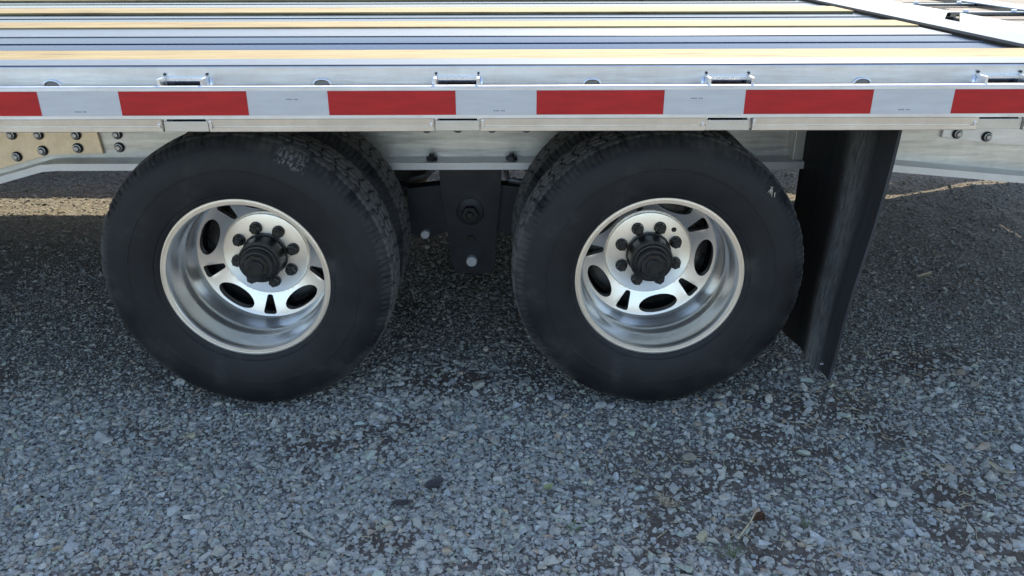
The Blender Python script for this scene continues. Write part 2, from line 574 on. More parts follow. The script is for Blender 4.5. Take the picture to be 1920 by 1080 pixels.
for p, (pv, pf) in enumerate(PROTO):
    ii = np.nonzero(kind == p)[0]
    P = pv[None] * scl[ii][:, None, :]
    # tilt about x then y (small angles), yaw about z
    a, b2 = tx[ii][:, None], ty[ii][:, None]
    y1_, z1_ = P[..., 1] * np.cos(a) - P[..., 2] * np.sin(a), P[..., 1] * np.sin(a) + P[..., 2] * np.cos(a)
    x1_, z2_ = P[..., 0] * np.cos(b2) + z1_ * np.sin(b2), -P[..., 0] * np.sin(b2) + z1_ * np.cos(b2)
    xx = x1_ * cy_[ii][:, None] - y1_ * sy2[ii][:, None] + sx_[ii][:, None]
    yy = x1_ * sy2[ii][:, None] + y1_ * cy_[ii][:, None] + sy_[ii][:, None]
    zz = z2_ + (sz_[ii] + scl[ii][:, 2] * rng.uniform(-.1, .62, len(ii)))[:, None]
    VS.append(np.stack([xx, yy, zz], -1).reshape(-1, 3))
    FS.append((pf[None] + (off + np.arange(len(ii)) * len(pv))[:, None, None]).reshape(-1, 3))
    CS.append(np.repeat(col[ii], len(pv), axis=0))
    off += len(ii) * len(pv)
VS, FS, CS = np.concatenate(VS), np.concatenate(FS), np.concatenate(CS)
me = bpy.data.meshes.new('gravel')
me.vertices.add(len(VS))
me.vertices.foreach_set('co', VS.reshape(-1).astype(np.float32))
me.loops.add(FS.size)
me.loops.foreach_set('vertex_index', FS.reshape(-1).astype(np.int32))
me.polygons.add(len(FS))
me.polygons.foreach_set('loop_start', np.arange(0, FS.size, 3, dtype=np.int32))
me.polygons.foreach_set('loop_total', np.full(len(FS), 3, np.int32))
me.polygons.foreach_set('use_smooth', np.zeros(len(FS), bool))
me.update(calc_edges=True)
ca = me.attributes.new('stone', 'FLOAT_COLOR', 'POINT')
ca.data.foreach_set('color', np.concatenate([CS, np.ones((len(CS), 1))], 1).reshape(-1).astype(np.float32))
m, t, b = mat('crushed_stone', rough=.85, spec=.3)
at = N(t, 'ShaderNodeAttribute', attribute_name='stone')
v = coords(t)
g = noise(t, v, 220, 4, .7)
hs = N(t, 'ShaderNodeMix', data_type='RGBA', blend_type='MULTIPLY')
hs.inputs['Factor'].default_value = 1
t.links.new(at.outputs['Color'], hs.inputs[6])
t.links.new(ramp(t, g, [(.3, gray(.72)), (.7, gray(1.15))]), hs.inputs[7])
t.links.new(hs.outputs[2], b.inputs['Base Color'])
bump(t, b, g, .4, .0012)
M['stone'] = m
tag(objm('gravel', me, m), kind='stuff')

# ------------------------------------------------------------------ the trailer
XL, XE = -5.2, 1.312                         # far left end, end of the deck boards
trailer = tag(empty('flatbed_trailer'), 'aluminum flatbed trailer on dual wheels with red and white tape along its side', 'trailer')

# deck: wood strips and aluminum floor planks, each a part
WOOD = [(.154, .325), (.876, 1.058), (1.402, 1.625), (2.06, 2.23)]
PLANK = [(.327, .496, 0), (.498, .667, 0), (1.060, 1.229, 0), (1.231, 1.400, 0), (1.702, 1.879, 0), (1.881, 2.058, 0), (2.232, 2.40, 0)]
FLANGE = [(.669, .872), (1.627, 1.70)]
ZD = .949
for y0, y1 in WOOD:
    bm = bmesh.new()
    box(bm, XL, XE - .024, y0 + .002, y1 - .003, ZD - .034, ZD + .004, .003)
    obj('deck_board', bm, M['wood'], trailer)
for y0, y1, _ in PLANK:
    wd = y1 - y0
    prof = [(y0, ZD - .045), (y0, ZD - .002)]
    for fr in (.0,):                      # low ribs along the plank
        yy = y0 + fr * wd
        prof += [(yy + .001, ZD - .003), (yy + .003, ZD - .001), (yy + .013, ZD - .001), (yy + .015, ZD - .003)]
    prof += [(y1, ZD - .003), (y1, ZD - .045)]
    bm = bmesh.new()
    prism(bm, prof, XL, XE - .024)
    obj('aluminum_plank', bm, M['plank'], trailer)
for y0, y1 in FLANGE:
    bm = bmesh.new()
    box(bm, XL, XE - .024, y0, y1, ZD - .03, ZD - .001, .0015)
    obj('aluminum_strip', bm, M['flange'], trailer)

# side rail (set back) with its bright top flange
def side_rail(yo, sgn):
    Yf = lambda d: yo + sgn * d
    bm = bmesh.new()
    prof = [(Yf(0), .9495), (Yf(.002), .9515), (Yf(.096), .9515), (Yf(.096), .944), (Yf(.008), .943), (Yf(.008), .83), (Yf(.03), .82), (Yf(.03), .812), (Yf(0), .812)]
    prism(bm, prof, XL, XE + .11)
    return obj('side_rail', bm, M['rail'], trailer)
side_rail(.055, 1)
side_rail(2.535, -1)
for y0, sg in ((.056, 1), (2.534, -1)):
    bm = bmesh.new()
    yy = sorted((y0 + sg * .001, y0 + sg * .095))
    box(bm, XL, XE + .11, yy[0], yy[1], .9522, .9545, .0008)
    obj('rail_cap', bm, M['flange'], trailer)

# rub rail: tape face, step, cream lower lip broken at each stake pocket
def rub_rail(yo, sgn):
    Yf = lambda d: yo + sgn * d
    bm = bmesh.new()
    prof = [(Yf(0), .8465), (Yf(0), .9145), (Yf(.0015), .9165), (Yf(.0125), .9165), (Yf(.0125), .8465)]
    prism(bm, prof, XL, XE + .11)
    return obj('rub_rail', bm, M['rail'], trailer)
rub_rail(0, 1)
rub_rail(2.59, -1)
POCK = [-.723 + .6025 * k for k in range(-7, 4)]
SPOOL = [p - .302 for p in POCK] 
def lip(x0, x1, yo=0, sgn=1):
    Yf = lambda d: yo + sgn * d
    bm = bmesh.new()
    prof = [(Yf(.0012), .8455), (Yf(.0042), .8300), (Yf(.0075), .8295), (Yf(.0075), .8280), (Yf(.0035), .8275), (Yf(.0048), .8178), (Yf(.0065), .8165),
            (Yf(.018), .8165), (Yf(.018), .8455)]
    prism(bm, prof, x0, x1)
    return obj('rail_lip', bm, M['rail_low'], trailer)
xs = [XL]
for p in POCK:
    xs += [p - .052, p + .052]
xs.append(XE + .11)
for k in range(0, len(xs), 2):
    if xs[k + 1] - xs[k] > .02:
        lip(xs[k], xs[k + 1])
lip(XL, XE + .11, 2.59, -1)

def pocket_mesh(bm):
    # local: x centred, hollow box open at the top; front wall set back under the tape face
    zt, zb = .9255, .8172
    box(bm, -.0505, -.0435, .0135, .0545, zb, .9315, .0012)
    box(bm, .0435, .0505, .0135, .0545, zb, .9315, .0012)
    box(bm, -.0435, .0435, .0135, .0195, .858, .9165, .001)
    box(bm, -.0435, .0435, .0475, .0545, zb, zt + .004, .001)
    return bm
pm = bmesh.new()
pocket_mesh(pm)
pock0 = obj('stake_pocket', pm, M['bracket'], trailer)
# sub-parts: weld beads and corner bolts
for sx in (-1, 1):
    wb = bmesh.new()
    tube(wb, (sx * .053, .0535, .895), (sx * .0535, .0525, .927), .0042, .0034, 7)
    obj('weld_bead', wb, M['bracket'], pock0, True)
bolts0 = []
for sx in (-1, 1):
    b_ = bmesh.new()
    tube(b_, (sx * .047, .0545, .9355), (sx * .047, .050, .9355), .0030, .0028, 8)
    bolts0.append(obj('rivet', b_, M['chassis'], pock0))
fp = bmesh.new()
box(fp, -.049, .049, .0085, .0128, .8172, .8400, .001)
face0 = obj('pocket_face', fp, M['gusset_pale'], pock0)
ln = bmesh.new()
box(ln, -.0425, .0425, .0462, .0474, .83, .9215)
obj('pocket_sky_liner', ln, M['plank'], pock0)  # added plate, blue tint stands for sky mirrored inside the pocket
for x0, x1, z0, z1 in ((.0535, .060, .824, .842), (-.060, -.0545, .826, .836)):
    lug = bmesh.new()
    box(lug, x0, x1, -.0005, .0035, z0, z1, .001)
    obj('bracket_tab', lug, M['bracket'], pock0)
def dup(o, parent, loc=None, rot=None, m=None):
    c = o.copy()
    C.objects.link(c)
    c.parent = parent
    if loc is not None:
        c.location = loc
    if rot is not None:
        c.rotation_euler = rot
    return c
def dup_tree(o, parent, loc=None, rot=None):
    c = dup(o, parent, loc, rot)
    for ch in list(o.children):
        dup(ch, c)
    return c
pock0.location = (POCK[0], 0, 0)
for p in POCK[1:]:
    dup_tree(pock0, trailer, (p + random.uniform(-.002, .002), 0, random.uniform(-.0008, .0008)))
# half-round tie-down loops between the pockets
bm = bmesh.new()
prev = None
for k in range(13):
    a = PI * k / 12
    p = Vector((.0180 * math.cos(a), .0525, .9150 + .0105 * math.sin(a)))
    if prev:
        tube(bm, prev, p, .0028, .0028, 8)
    prev = p
sp0 = obj('tie_loop', bm, M['bracket'], trailer, True, 60)
bm = bmesh.new()
plate(bm, [(.0165 * math.cos(PI * k / 14), .9130 + .0100 * math.sin(PI * k / 14)) for k in range(15)] + [(-.0165, .90), (.0165, .90)], .0535, .0548)
obj('loop_slot_shade', bm, M['slot'], sp0)  # dark plate: shade of the loop's opening put into its colour
sp0.location = (SPOOL[0], 0, -.0025)
for p in SPOOL[1:]:
    dup_tree(sp0, trailer, (p, 0, -.0025 + random.uniform(-.001, .001)))

# conspicuity tape
bm = bmesh.new()
box(bm, XL, XE + .105, -.0007, -.0001, .8540, .9080)
tape_o = obj('reflective_tape', bm, M['white'], trailer)
k0 = int((XL + .8556) / .4552)
rb = bmesh.new()
box(rb, 0, .2785, -.0013, -.0008, .8548, .9072)
red0 = obj('red_band', rb, M['red'], tape_o)
mk = bmesh.new()
x_ = 0
for wd, gap in ((.0035, .0012), (.004, .0012), (.003, .004), (.0035, .0012), (.0035, 0)):
    box(mk, x_, x_ + wd, -.0010, -.0008, 0, .0026)
    x_ += wd + gap
mark0 = obj('print_mark', mk, M['ink'], tape_o)
first = True
for k in range(k0, 5):
    xx = -.8556 + .4552 * k
    if xx + .28 > XE + .1:
        bm = bmesh.new()
        box(bm, xx, XE + .104, -.0013, -.0008, .8548, .9072)
        obj('red_band', bm, M['red'], tape_o)
        continue
    r_ = red0 if first else dup(red0, tape_o)
    r_.location = (xx, 0, 0)
    q_ = mark0 if first else dup(mark0, tape_o)
    q_.location = (xx + .345 + random.uniform(-.02, .02), 0, .888 if k % 2 == 0 else .862)
    first = False

# end rail across the back of the deck and the loading ramp behind it
bm = bmesh.new()
prism(bm, [(.153, .949), (.153, .957), (2.437, .957), (2.437, .949)], 0, .128)
er = obj('end_rail', bm, M['flange'], trailer)
er.location = (XE + .004, 0, 0)
bm = bmesh.new()
box(bm, XE + .03, XE + .042, .16, 2.43, .853, .9485)
obj('rail_web', bm, M['chassis'], trailer)
bm = bmesh.new()
box(bm, XE - .06, XE + .16, .16, 2.43, .80, .852)
obj('end_channel', bm, M['rail'], trailer)
XR0, XR1 = 1.447, 1.735
for pts in ([(XR0, 1.045), (1.688, 1.50), (XR1, 1.512), (XR1, 2.50), (XR0, 2.50)],
            [(XR0, .03), (XR1, .03), (XR1, 1.488), (1.728, 1.48), (1.475, .985), (XR0, .95)]):
    bm = bmesh.new()
    flat(bm, pts, .895, .938)
    bmesh.ops.bevel(bm, geom=[e for e in bm.edges], offset=.002, segments=1, affect='EDGES')
    obj('ramp_plate', bm, M['ramp'], trailer)
bm = bmesh.new()
box(bm, XR0, XR1, .9, 1.6, .86, .89)
obj('slit_blocker', bm, M['wood'], trailer)  # added under the slit to stop sun; stands in for gravel below
def ramp_board(x0, x1, y0, y1, z):
    bm = bmesh.new()
    box(bm, x0, x1, y0, y1, z - .03, z, .002)
    obj('ramp_board', bm, M['pan'], trailer)
for pan, (x0, x1, z) in enumerate(((1.72, 2.075, .918), (2.165, 2.464, .918), (2.474, 2.775, .918))):
    for k in range(9):
        y0 = .04 + k * .277
        zz = z + random.uniform(-.003, .003)
        if pan == 0 and k == 6:                    # a board with a gap where light falls through
            ramp_board(x0, 1.862, y0, y0 + .274, zz)
            ramp_board(1.905, x1, y0, y0 + .274, zz)
            ramp_board(1.862, 1.905, y0, 1.885, zz)
            ramp_board(1.862, 1.905, 1.945, y0 + .274, zz)
        else:
            ramp_board(x0, x1 + (.0095 if pan == 1 and k < 8 else 0), y0, y0 + .2765, zz)
for x0, x1 in ((2.056, 2.184), (2.756, 2.88)):
    bm = bmesh.new()
    box(bm, x0, x1, .03, 2.5, .84, .938, .003)
    obj('ramp_rail', bm, M['ramp'], trailer)
for k in range(5):
    bm = bmesh.new()
    y0 = .30 + k * .425 - .02
    box(bm, 1.738, 2.054, y0, y0 + .035, .9215, .934, .003)
    rg = obj('ramp_rung', bm, M['ramp'], trailer)
    bm = bmesh.new()
    for xq in (1.80, 1.99):
        tube(bm, (xq, y0 + .018, .934), (xq, y0 + .018, .942), .011, .010, 6)
    obj('rung_bolt', bm, M['pale_bolt'], rg)
# added plate below the ramp's far side, shaped to shade the ground
bm = bmesh.new()
plate(bm, [(1.43, .90), (1.43, .55), (2.02, .47), (2.65, .15), (2.9, .12), (2.9, .90)], 2.505, 2.53)
obj('shade_skirt', bm, M['beam'], trailer)

# main beams
def beam(y, sg):
    f0 = y - sg * .08
    top = [(XL, .30), (-2.45, .30), (-1.468, .5645), (-1.42, .568), (.98, .568), (1.10, .5655), (2.6, .43)]
    bm = bmesh.new()
    plate(bm, top + [(2.6, .84), (XL, .84)], *sorted((y, y + sg * .012)))
    web = obj('main_beam', bm, M['beam'], trailer)
    bm = bmesh.new()
    rows = []
    for yy, dz in ((f0, 0), (f0, -.022), (y + sg * .08, -.022), (y + sg * .08, 0)):
        rows.append([bm.verts.new((x, yy, z + dz)) for x, z in top])
    for i in range(4):
        for k in range(len(top) - 1):
            bm.faces.new((rows[i][k], rows[i][k + 1], rows[(i + 1) % 4][k + 1], rows[(i + 1) % 4][k]))
    bm.faces.new([r_[0] for r_ in rows])
    bm.faces.new([r_[-1] for r_ in rows])
    obj('beam_flange', bm, M['beam_edge'], web)
    return web
web = beam(.75, 1)
beam(1.84, -1)
# stiffener plates on the near beam
for x0, x1 in ((.880, .924),):
    bm = bmesh.new()
    box(bm, x0, x1, .69, .7495, .569, .83, .002)
    obj('stiffener', bm, M['rail_low'], web)
bm = bmesh.new()
plate(bm, [(-2.3, .36), (-1.47, .582), (-1.3, .582), (-1.32, .83), (-2.3, .83)], .738, .7485, .001)
gus = obj('gusset_plate', bm, M['gusset'], web)
bm = bmesh.new()
plate(bm, [(1.36, .628), (1.36, .72), (1.66, .72), (1.66, .60), (1.56, .605)], .738, .7485, .001)
gus2 = obj('gusset_plate', bm, M['rail'], web)
def bolt_mesh():
    bm = bmesh.new()
    lathe(bm, [(0, -.0150), (.0065, -.0150), (.0085, -.0135), (.0105, -.0105), (.0125, -.0100), (.0130, -.0085), (.0130, -.003), (.0165, -.003), (.0165, 0)], 12)
    return bm
bolt0 = obj('bolt', bolt_mesh(), M['bolt'], web, True, 35)
bolt0.data.materials.append(M['chassis'])
for p_ in bolt0.data.polygons:
    if p_.center.y > -.0099 and math.hypot(p_.center.x, p_.center.z) > .0118:
        p_.material_index = 1
BOLTS = [(-1.575, .645, .738), (-1.490, .645, .738), (-1.372, .644, .738), (-1.575, .575, .738), (-1.488, .594, .738), (-1.375, .602, .738),
         (-1.248, .643, .75), (-1.249, .601, .75), (1.405, .640, .738), (1.500, .6305, .738),
         (-1.66, .645, .738), (-1.66, .555, .738)]
for i, (bx_, bz_, by_) in enumerate(BOLTS):
    o = bolt0 if i == 0 else dup(bolt0, web)
    o.location = (bx_, by_ - .0003, bz_)
for bx_ in (-.26, -.165, -.06, .045):
    o = dup(bolt0, web)
    o.location = (bx_ * 1.03, .7497, .6605)
for bx_ in (-.252, .0):
    bm = bmesh.new()
    tube(bm, (bx_, .71, .568), (bx_, .71, .579), .019, .017, 6)
    tube(bm, (bx_, .71, .579), (bx_, .71, .588), .008, .007, 8)
    obj('flange_bolt', bm, M['chassis'], web)
# crossmembers under the deck
for k in range(16):
    xk = XL + .15 + k * .405
    bm = bmesh.new()
    box(bm, xk, xk + .006, .10, 2.49, .842, .905)
    box(bm, xk - .03, xk + .036, .10, 2.49, .834, .842)
    obj('crossmember', bm, M['beam'], trailer)

# suspension: hanger, equalizer, leaf springs, axles
def hanger(yc):
    h = None
    for dy in (-.05, .04):
        bm = bmesh.new()
        pts = [(-.235, .545), (-.032, .545), (-.036, .45), (-.052, .30)]
        pts += [(-.058, .185), (-.075, .162), (-.185, .162), (-.205, .20), (-.215, .33), (-.232, .45)]
        plate(bm, pts, yc + dy, yc + dy + .010, .002)
        if h is None:
            h = obj('hanger', bm, M['chassis'], trailer)
        else:
            obj('hanger_plate', bm, M['chassis'], h)
    bm = bmesh.new()
    lathe(bm, [(0, -.003), (.040, -.003), (.046, -.001), (.046, .02)], 32)
    o = obj('pivot_boss', bm, M['chassis'], h, True, 35)
    o.location = (-.137, yc - .052, .382)
    bm = bmesh.new()
    lathe(bm, [(0, -.034), (.012, -.034), (.014, -.031), (.014, -.02), (.026, -.02), (.027, -.018), (.027, 0)], 6)
    o = obj('pivot_bolt', bm, M['hub'], h)
    o.location = (-.137, yc - .064, .382)
    bm = bmesh.new()
    lathe(bm, [(0, -.02), (.016, -.02), (.0185, -.017), (.0185, 0)], 16)
    o = obj('bolt_end', bm, M['pale_bolt'], h, True, 40)
    o.location = (-.1355, yc - .05, .2115)
    bm = bmesh.new()
    lathe(bm, [(0, -.006), (.015, -.006), (.016, 0)], 16)
    o = obj('bolt_hole', bm, M['hub'], h, True, 40)
    o.location = (-.136, yc - .05, .285)
    bm = bmesh.new()
    pts = [(-.345, .455), (-.20, .47), (-.075, .47), (.07, .455), (.075, .31), (.02, .285), (-.08, .32), (-.19, .32), (-.29, .275), (-.345, .30)]
    plate(bm, pts, yc - .030, yc + .030, .004)
    e = obj('equalizer', bm, M['chassis'], trailer)
    bm = bmesh.new()
    lathe(bm, [(0, -.02), (.0125, -.02), (.015, -.017), (.015, 0)], 16)
    o = obj('bolt_end', bm, M['pale_bolt'], e, True, 40)
    o.location = (-.2905, yc - .030, .3005)
    for cx, s in ((-.70, -1), (.39, 1)):
        sp = None
        for leaf in range(5):
            bm = bmesh.new()
            L = .36 - leaf * .055
            top, bot = [], []
            for k in range(13):
                u_ = -1 + 2 * k / 12
                z_ = .47 + .05 * (1 - (u_ * L / .36) ** 2) - .012 * leaf - .012
                top.append((cx + u_ * L, z_))
                bot.append((cx + u_ * L, z_ - .011))
            plate(bm, top + bot[::-1], yc - .028, yc + .028)
            if sp is None:
                sp = obj('leaf_spring', bm, M['chassis'], trailer)
            else:
                obj('spring_leaf', bm, M['chassis'], sp)
hanger(.80)
hanger(1.79)
# lines and clips under the flange, catching a little light
for pa, pb, pc, r2 in (((-.245, .74, .54), (-.275, .75, .505), (-.33, .76, .49), .007), ((-.02, .74, .54), (-.01, .75, .49), (.06, .76, .475), .012)):
    bm = bmesh.new()
    tube(bm, pa, pb, .010, .008, 8)
    tube(bm, pb, pc, .008, r2, 8)
    obj('brake_line_clip', bm, M['bolt'], trailer, True, 40)
for cx in (-.7016, .3885):
    bm = bmesh.new()
    tube(bm, (cx, .35, .387), (cx, 2.24, .387), .064, .064, 24)
    obj('axle', bm, M['chassis'], trailer, True, 40)

# ------------------------------------------------------------------ wheels
RT, YC = .3900, .090           # outside radius, tyre centre plane behind the rim lip
NT = 420
def tyre_mesh(spin=0, loaded=True):
    half = [(.2155, .022), (.2195, .006), (.2245, -.003), (.2300, -.0065), (.236, -.0075), (.2385, -.0105), (.250, -.0145), (.270, -.0190), (.290, -.0210),
            (.2965, -.0212), (.2975, -.0222), (.3010, -.0222), (.3020, -.0212), (.320, -.0205), (.338, -.0165), (.350, -.0120)]
    sh = [(.3555, -.0095), (.3600, -.0070), (.3660, -.0030), (.3720, .0020), (.3772, .0075), (.3815, .0140)]
    ntr = 26
    trd = []
    for k in range(ntr + 1):
        s = -1 + 2 * k / ntr
        y = YC + s * (YC - .0185)
        trd.append((RT - .0055 * abs(s) ** 2.6, y))
    mir = lambda L: [(r_, 2 * YC - y) for r_, y in reversed(L)]
    prof = half + sh + trd + mir(sh) + mir(half)
    n_h, n_s = len(half), len(sh)
    vs = []
    th = np.arange(NT) * 2 * PI / NT
    cols = np.arange(NT)
    for i, (r_, y) in enumerate(prof):
        rr = np.full(NT, r_)
        yy = np.full(NT, y)
        if n_h <= i < n_h + n_s or len(prof) - n_h - n_s <= i < len(prof) - n_h:
            j = i - n_h if i < len(prof) / 2 else len(prof) - 1 - n_h - i
            notch = (cols % 3 == 0)
            deep = (cols % 12 == 4)
            if j >= 1:
                rr = rr - notch * (.0014 if j < 5 else .0022)
                yy = yy + np.sign(YC - y) * notch * .0018
            if j >= 3:
                rr = rr - deep * .0035
                yy = yy + np.sign(YC - y) * deep * .002
        elif n_h + n_s <= i < len(prof) - n_h - n_s:
            s = (y - YC) / (YC - .0185)
            z = np.where((cols % 14) < 7, (cols % 14) / 3.5 - 1, 3 - (cols % 14) / 3.5)
            dep = np.zeros(NT)
            for c0 in (-.62, -.22, .22, .62):
                d = np.abs(s - c0 - z * .055 * (1 if c0 > 0 else -1))
                dep = np.maximum(dep, np.where(d < .042, .0075, 0))
            lat = ((cols + int(abs(s) * 5)) % 7 == 0)
            if abs(s) > .66:
                lat = (cols % 12 == 4) | (cols % 12 == 5)
                dep = np.maximum(dep, np.where(lat, .0028, 0))
                dep = np.maximum(dep, np.where(cols % 3 == 0, .0015, 0))
            else:
                dep = np.maximum(dep, np.where(lat, .0045, 0))
            rr = rr - dep
        vs.append(np.stack([rr * np.cos(th), yy, rr * np.sin(th)], 1))
    V = np.concatenate(vs)
    a_ = R(spin)
    V = np.stack([V[:, 0] * math.cos(a_) - V[:, 2] * math.sin(a_), V[:, 1], V[:, 0] * math.sin(a_) + V[:, 2] * math.cos(a_)], 1)
    if loaded:                                # flattened where it carries the load, sidewall bulged above it
        zc = -.3815
        low = V[:, 2] < zc
        V[low, 2] = zc - (zc - V[low, 2]) * .12
        k_ = np.clip((-V[:, 2] - .22) / .13, 0, 1) * np.exp(-(V[:, 0] / .17) ** 2) * np.clip((-V[:, 2] - .2) * 20, 0, 1)
        V[:, 1] += np.sign(V[:, 1] - YC) * k_ * .007 * (np.abs(V[:, 1] - YC) > .05)
    n_p = len(prof)
    k = np.arange(NT)
    l = (k + 1) % NT
    F = []
    for i in range(n_p):
        j = (i + 1) % n_p
        F.append(np.stack([i * NT + k, i * NT + l, j * NT + l, j * NT + k], 1))
    me = bpy.data.meshes.new('tyre')
    me.from_pydata(V.tolist(), [], np.concatenate(F).tolist())
    bmx = bmesh.new()
    bmx.from_mesh(me)
    bmesh.ops.recalc_face_normals(bmx, faces=bmx.faces)
    bmx.to_mesh(me)
    bmx.free()
    me.polygons.foreach_set('use_smooth', [True] * len(me.polygons))
    me.set_sharp_from_angle(angle=R(28))
    return me
tyre_me = tyre_mesh()
tyre_me.materials.append(M['tyre'])
tyre_sc = tyre_mesh(3)
tyre_sc.materials.append(M['tyre_scuffed'])

def rim_mesh():
    bm = bmesh.new()
    lathe(bm, [(.2060, .0045), (.2045, .0090), (.2035, .0200), (.2042, .0500), (.2040, .0720), (.2028, .0840), (.1985, .0930),
               (.1962, .1080), (.1980, .1250), (.1972, .1500), (.1950, .1650), (.1905, .1745)], 160)
    bmesh.ops.recalc_face_normals(bm, faces=bm.faces)
    # disc with five long and five small openings, triangulated around them
    bowl = lambda r_: .1745 + .0185 * (max(0, (.1905 - r_)) / .0695) ** 1.3
    pts, edges, faces_in = [], [], []
    def loop(P):
        s = len(pts)
        pts.extend(Vector(p) for p in P)
        edges.extend((s + i, s + (i + 1) % len(P)) for i in range(len(P)))
        return list(range(s, s + len(P)))
    no = 160
    outer = [(.1905 * math.cos(2 * PI * k / no), .1905 * math.sin(2 * PI * k / no)) for k in range(no)]
    inner = [(.121 * math.cos(2 * PI * k / 96), .121 * math.sin(2 * PI * k / 96)) for k in range(96)]
    lo = loop(outer)
    li = loop(inner)
    holes = []
    for k in range(5):
        a0 = 2 * PI * k / 5
        P = []
        for q_ in range(36):
            u_ = 2 * PI * q_ / 36
            cu, su = math.cos(u_), math.sin(u_)
            x_ = .1590 + .0245 * cu
            y_ = .0560 * math.copysign(abs(su) ** .92, su)
            P.append((x_ * math.cos(a0) - y_ * math.sin(a0), x_ * math.sin(a0) + y_ * math.cos(a0)))
        holes.append(P)
        a1 = a0 + PI / 5
        tri = []
        raw = [(.1840, .0205), (.1275, .0070), (.1275, -.0070), (.1840, -.0205)]
        nn = len(raw)
        for c_ in range(nn):
            p0, p1, p2 = Vector(raw[c_ - 1]), Vector(raw[c_]), Vector(raw[(c_ + 1) % nn])
            rad = .0105 if c_ in (0, 3) else .0062
            A = p1 + (p0 - p1).normalized() * rad
            B = p1 + (p2 - p1).normalized() * rad
            for h_ in range(5):
                f_ = h_ / 4
                tri.append(A * (1 - f_) ** 2 + p1 * 2 * f_ * (1 - f_) + B * f_ ** 2)
        holes.append([(p.x * math.cos(a1 + p.y / p.x), p.x * math.sin(a1 + p.y / p.x)) for p in tri])
    hl = [loop(P) for P in holes]
    def inside(P, x, y):
        c_ = False
        j = len(P) - 1
        for i in range(len(P)):
            if (P[i][1] > y) != (P[j][1] > y) and x < (P[j][0] - P[i][0]) * (y - P[i][1]) / (P[j][1] - P[i][1]) + P[i][0]:
                c_ = not c_
            j = i
        return c_
    for r_ in (.129, .137, .146, .155, .164, .173, .182):
        for k in range(120):
            x_, y_ = r_ * math.cos(2 * PI * k / 120), r_ * math.sin(2 * PI * k / 120)
            ok = True
            for P in holes:
                if inside(P, x_, y_) or min((x_ - a) ** 2 + (y_ - b_) ** 2 for a, b_ in P) < .003 ** 2:
                    ok = False
                    break
            if ok:
                pts.append(Vector((x_, y_)))
    out = delaunay_2d_cdt(pts, edges, [], 0, 1e-6)
    ov, of = out[0], out[2]
    bv = [bm.verts.new((p.x, bowl(p.length), p.y)) for p in ov]
    for f in of:
        c_ = sum((ov[i] for i in f), Vector((0, 0))) / 3
        if c_.length < .1208 or any(inside(P, c_.x, c_.y) for P in holes):
            continue
        try:
            fc = bm.faces.new([bv[i] for i in f])
            fc.normal_update()
            if fc.normal.y > 0:
                fc.normal_flip()
        except ValueError:
            pass
    for P in holes:                           # walls of the openings
        n_ = len(P)
        A = [bm.verts.new((x, bowl(math.hypot(x, y)), y)) for x, y in P]
        A2 = [bm.verts.new((x * .997 + 0, bowl(math.hypot(x, y)) + .004, y * .997)) for x, y in P]
        B = [bm.verts.new((x, bowl(math.hypot(x, y)) + .022, y)) for x, y in P]
        for i in range(n_):
            j = (i + 1) % n_
            bm.faces.new((A[i], A[j], A2[j], A2[i]))
            bm.faces.new((A2[i], A2[j], B[j], B[i]))
    bmesh.ops.remove_doubles(bm, verts=bm.verts, dist=1e-5)
    loose = [v_ for v_ in bm.verts if not v_.link_faces]
    bmesh.ops.delete(bm, geom=loose, context='VERTS')
    return bm

bm = rim_mesh()
rim_me = bpy.data.meshes.new('rim')
bm.to_mesh(rim_me)
bm.free()
rim_me.polygons.foreach_set('use_smooth', [True] * len(rim_me.polygons))
rim_me.set_sharp_from_angle(angle=R(38))
rim_me.materials.append(M['wheel'])

def mk_me(name, fn, m, smooth=True, angle=35):
    bm = bmesh.new()
    fn(bm)
    bmesh.ops.recalc_face_normals(bm, faces=bm.faces)
    me = bpy.data.meshes.new(name)
    bm.to_mesh(me)
    bm.free()
    if smooth:
        me.polygons.foreach_set('use_smooth', [True] * len(me.polygons))
        me.set_sharp_from_angle(angle=R(angle))
    me.materials.append(m)
    return me
face_me = mk_me('wheel_face', lambda bm: lathe(bm, [(.058, .186), (.117, .186), (.1195, .1868), (.1215, .1895), (.1225, .1950)], 128), M['wheel_face'])
lip_me = mk_me('rim_lip', lambda bm: lathe(bm, [(.205, .024), (.2185, .022), (.2235, .014), (.2245, .004), (.2236, -.0010), (.2222, -.0024), (.2184, -.0026), (.2174, -.0014), (.2164, -.0026), (.2085, -.0018), (.2066, .0008), (.2058, .0050)], 160), M['wheel_face'])
def hub_fn(bm):
    HB = lambda L: [(r_, .1855 - (.1855 - y_) * 1.08) for r_, y_ in L]
    lathe(bm, HB([(.0640, .1855), (.0640, .1810), (.0612, .178), (.0602, .130), (.0595, .1265), (.0590, .1240), (.0545, .1235), (.0535, .1245), (.0520, .1235),
               (.0500, .1180), (.0490, .1175), (.0455, .1175), (.0445, .1165), (.0430, .1000), (.0415, .0985), (.0380, .0980), (.0370, .0985), (.0355, .0960), (.0340, .0950)]), 64)
hub_me = mk_me('hub_cap', hub_fn, M['hub'], True, 30)
def plug_fn(bm):
    lathe(bm, [(0, .076), (.020, .076), (.0225, .078), (.0225, .0850), (.0345, .0855), (.0352, .0885)], 8)
plug_me = mk_me('hub_plug', plug_fn, M['hub'], False)
def nut_fn(bm):
    lathe(bm, [(0, .1595), (.0080, .1595), (.0090, .1605), (.0092, .1630)], 16)
    lathe(bm, [(.0092, .1630), (.0120, .1632), (.0146, .1650), (.0148, .1780)], 6)
    lathe(bm, [(.0146, .1776), (.0168, .1780), (.0174, .1795), (.0174, .1858)], 20)
nut_me = mk_me('lug_nut', nut_fn, M['hub'], True, 30)
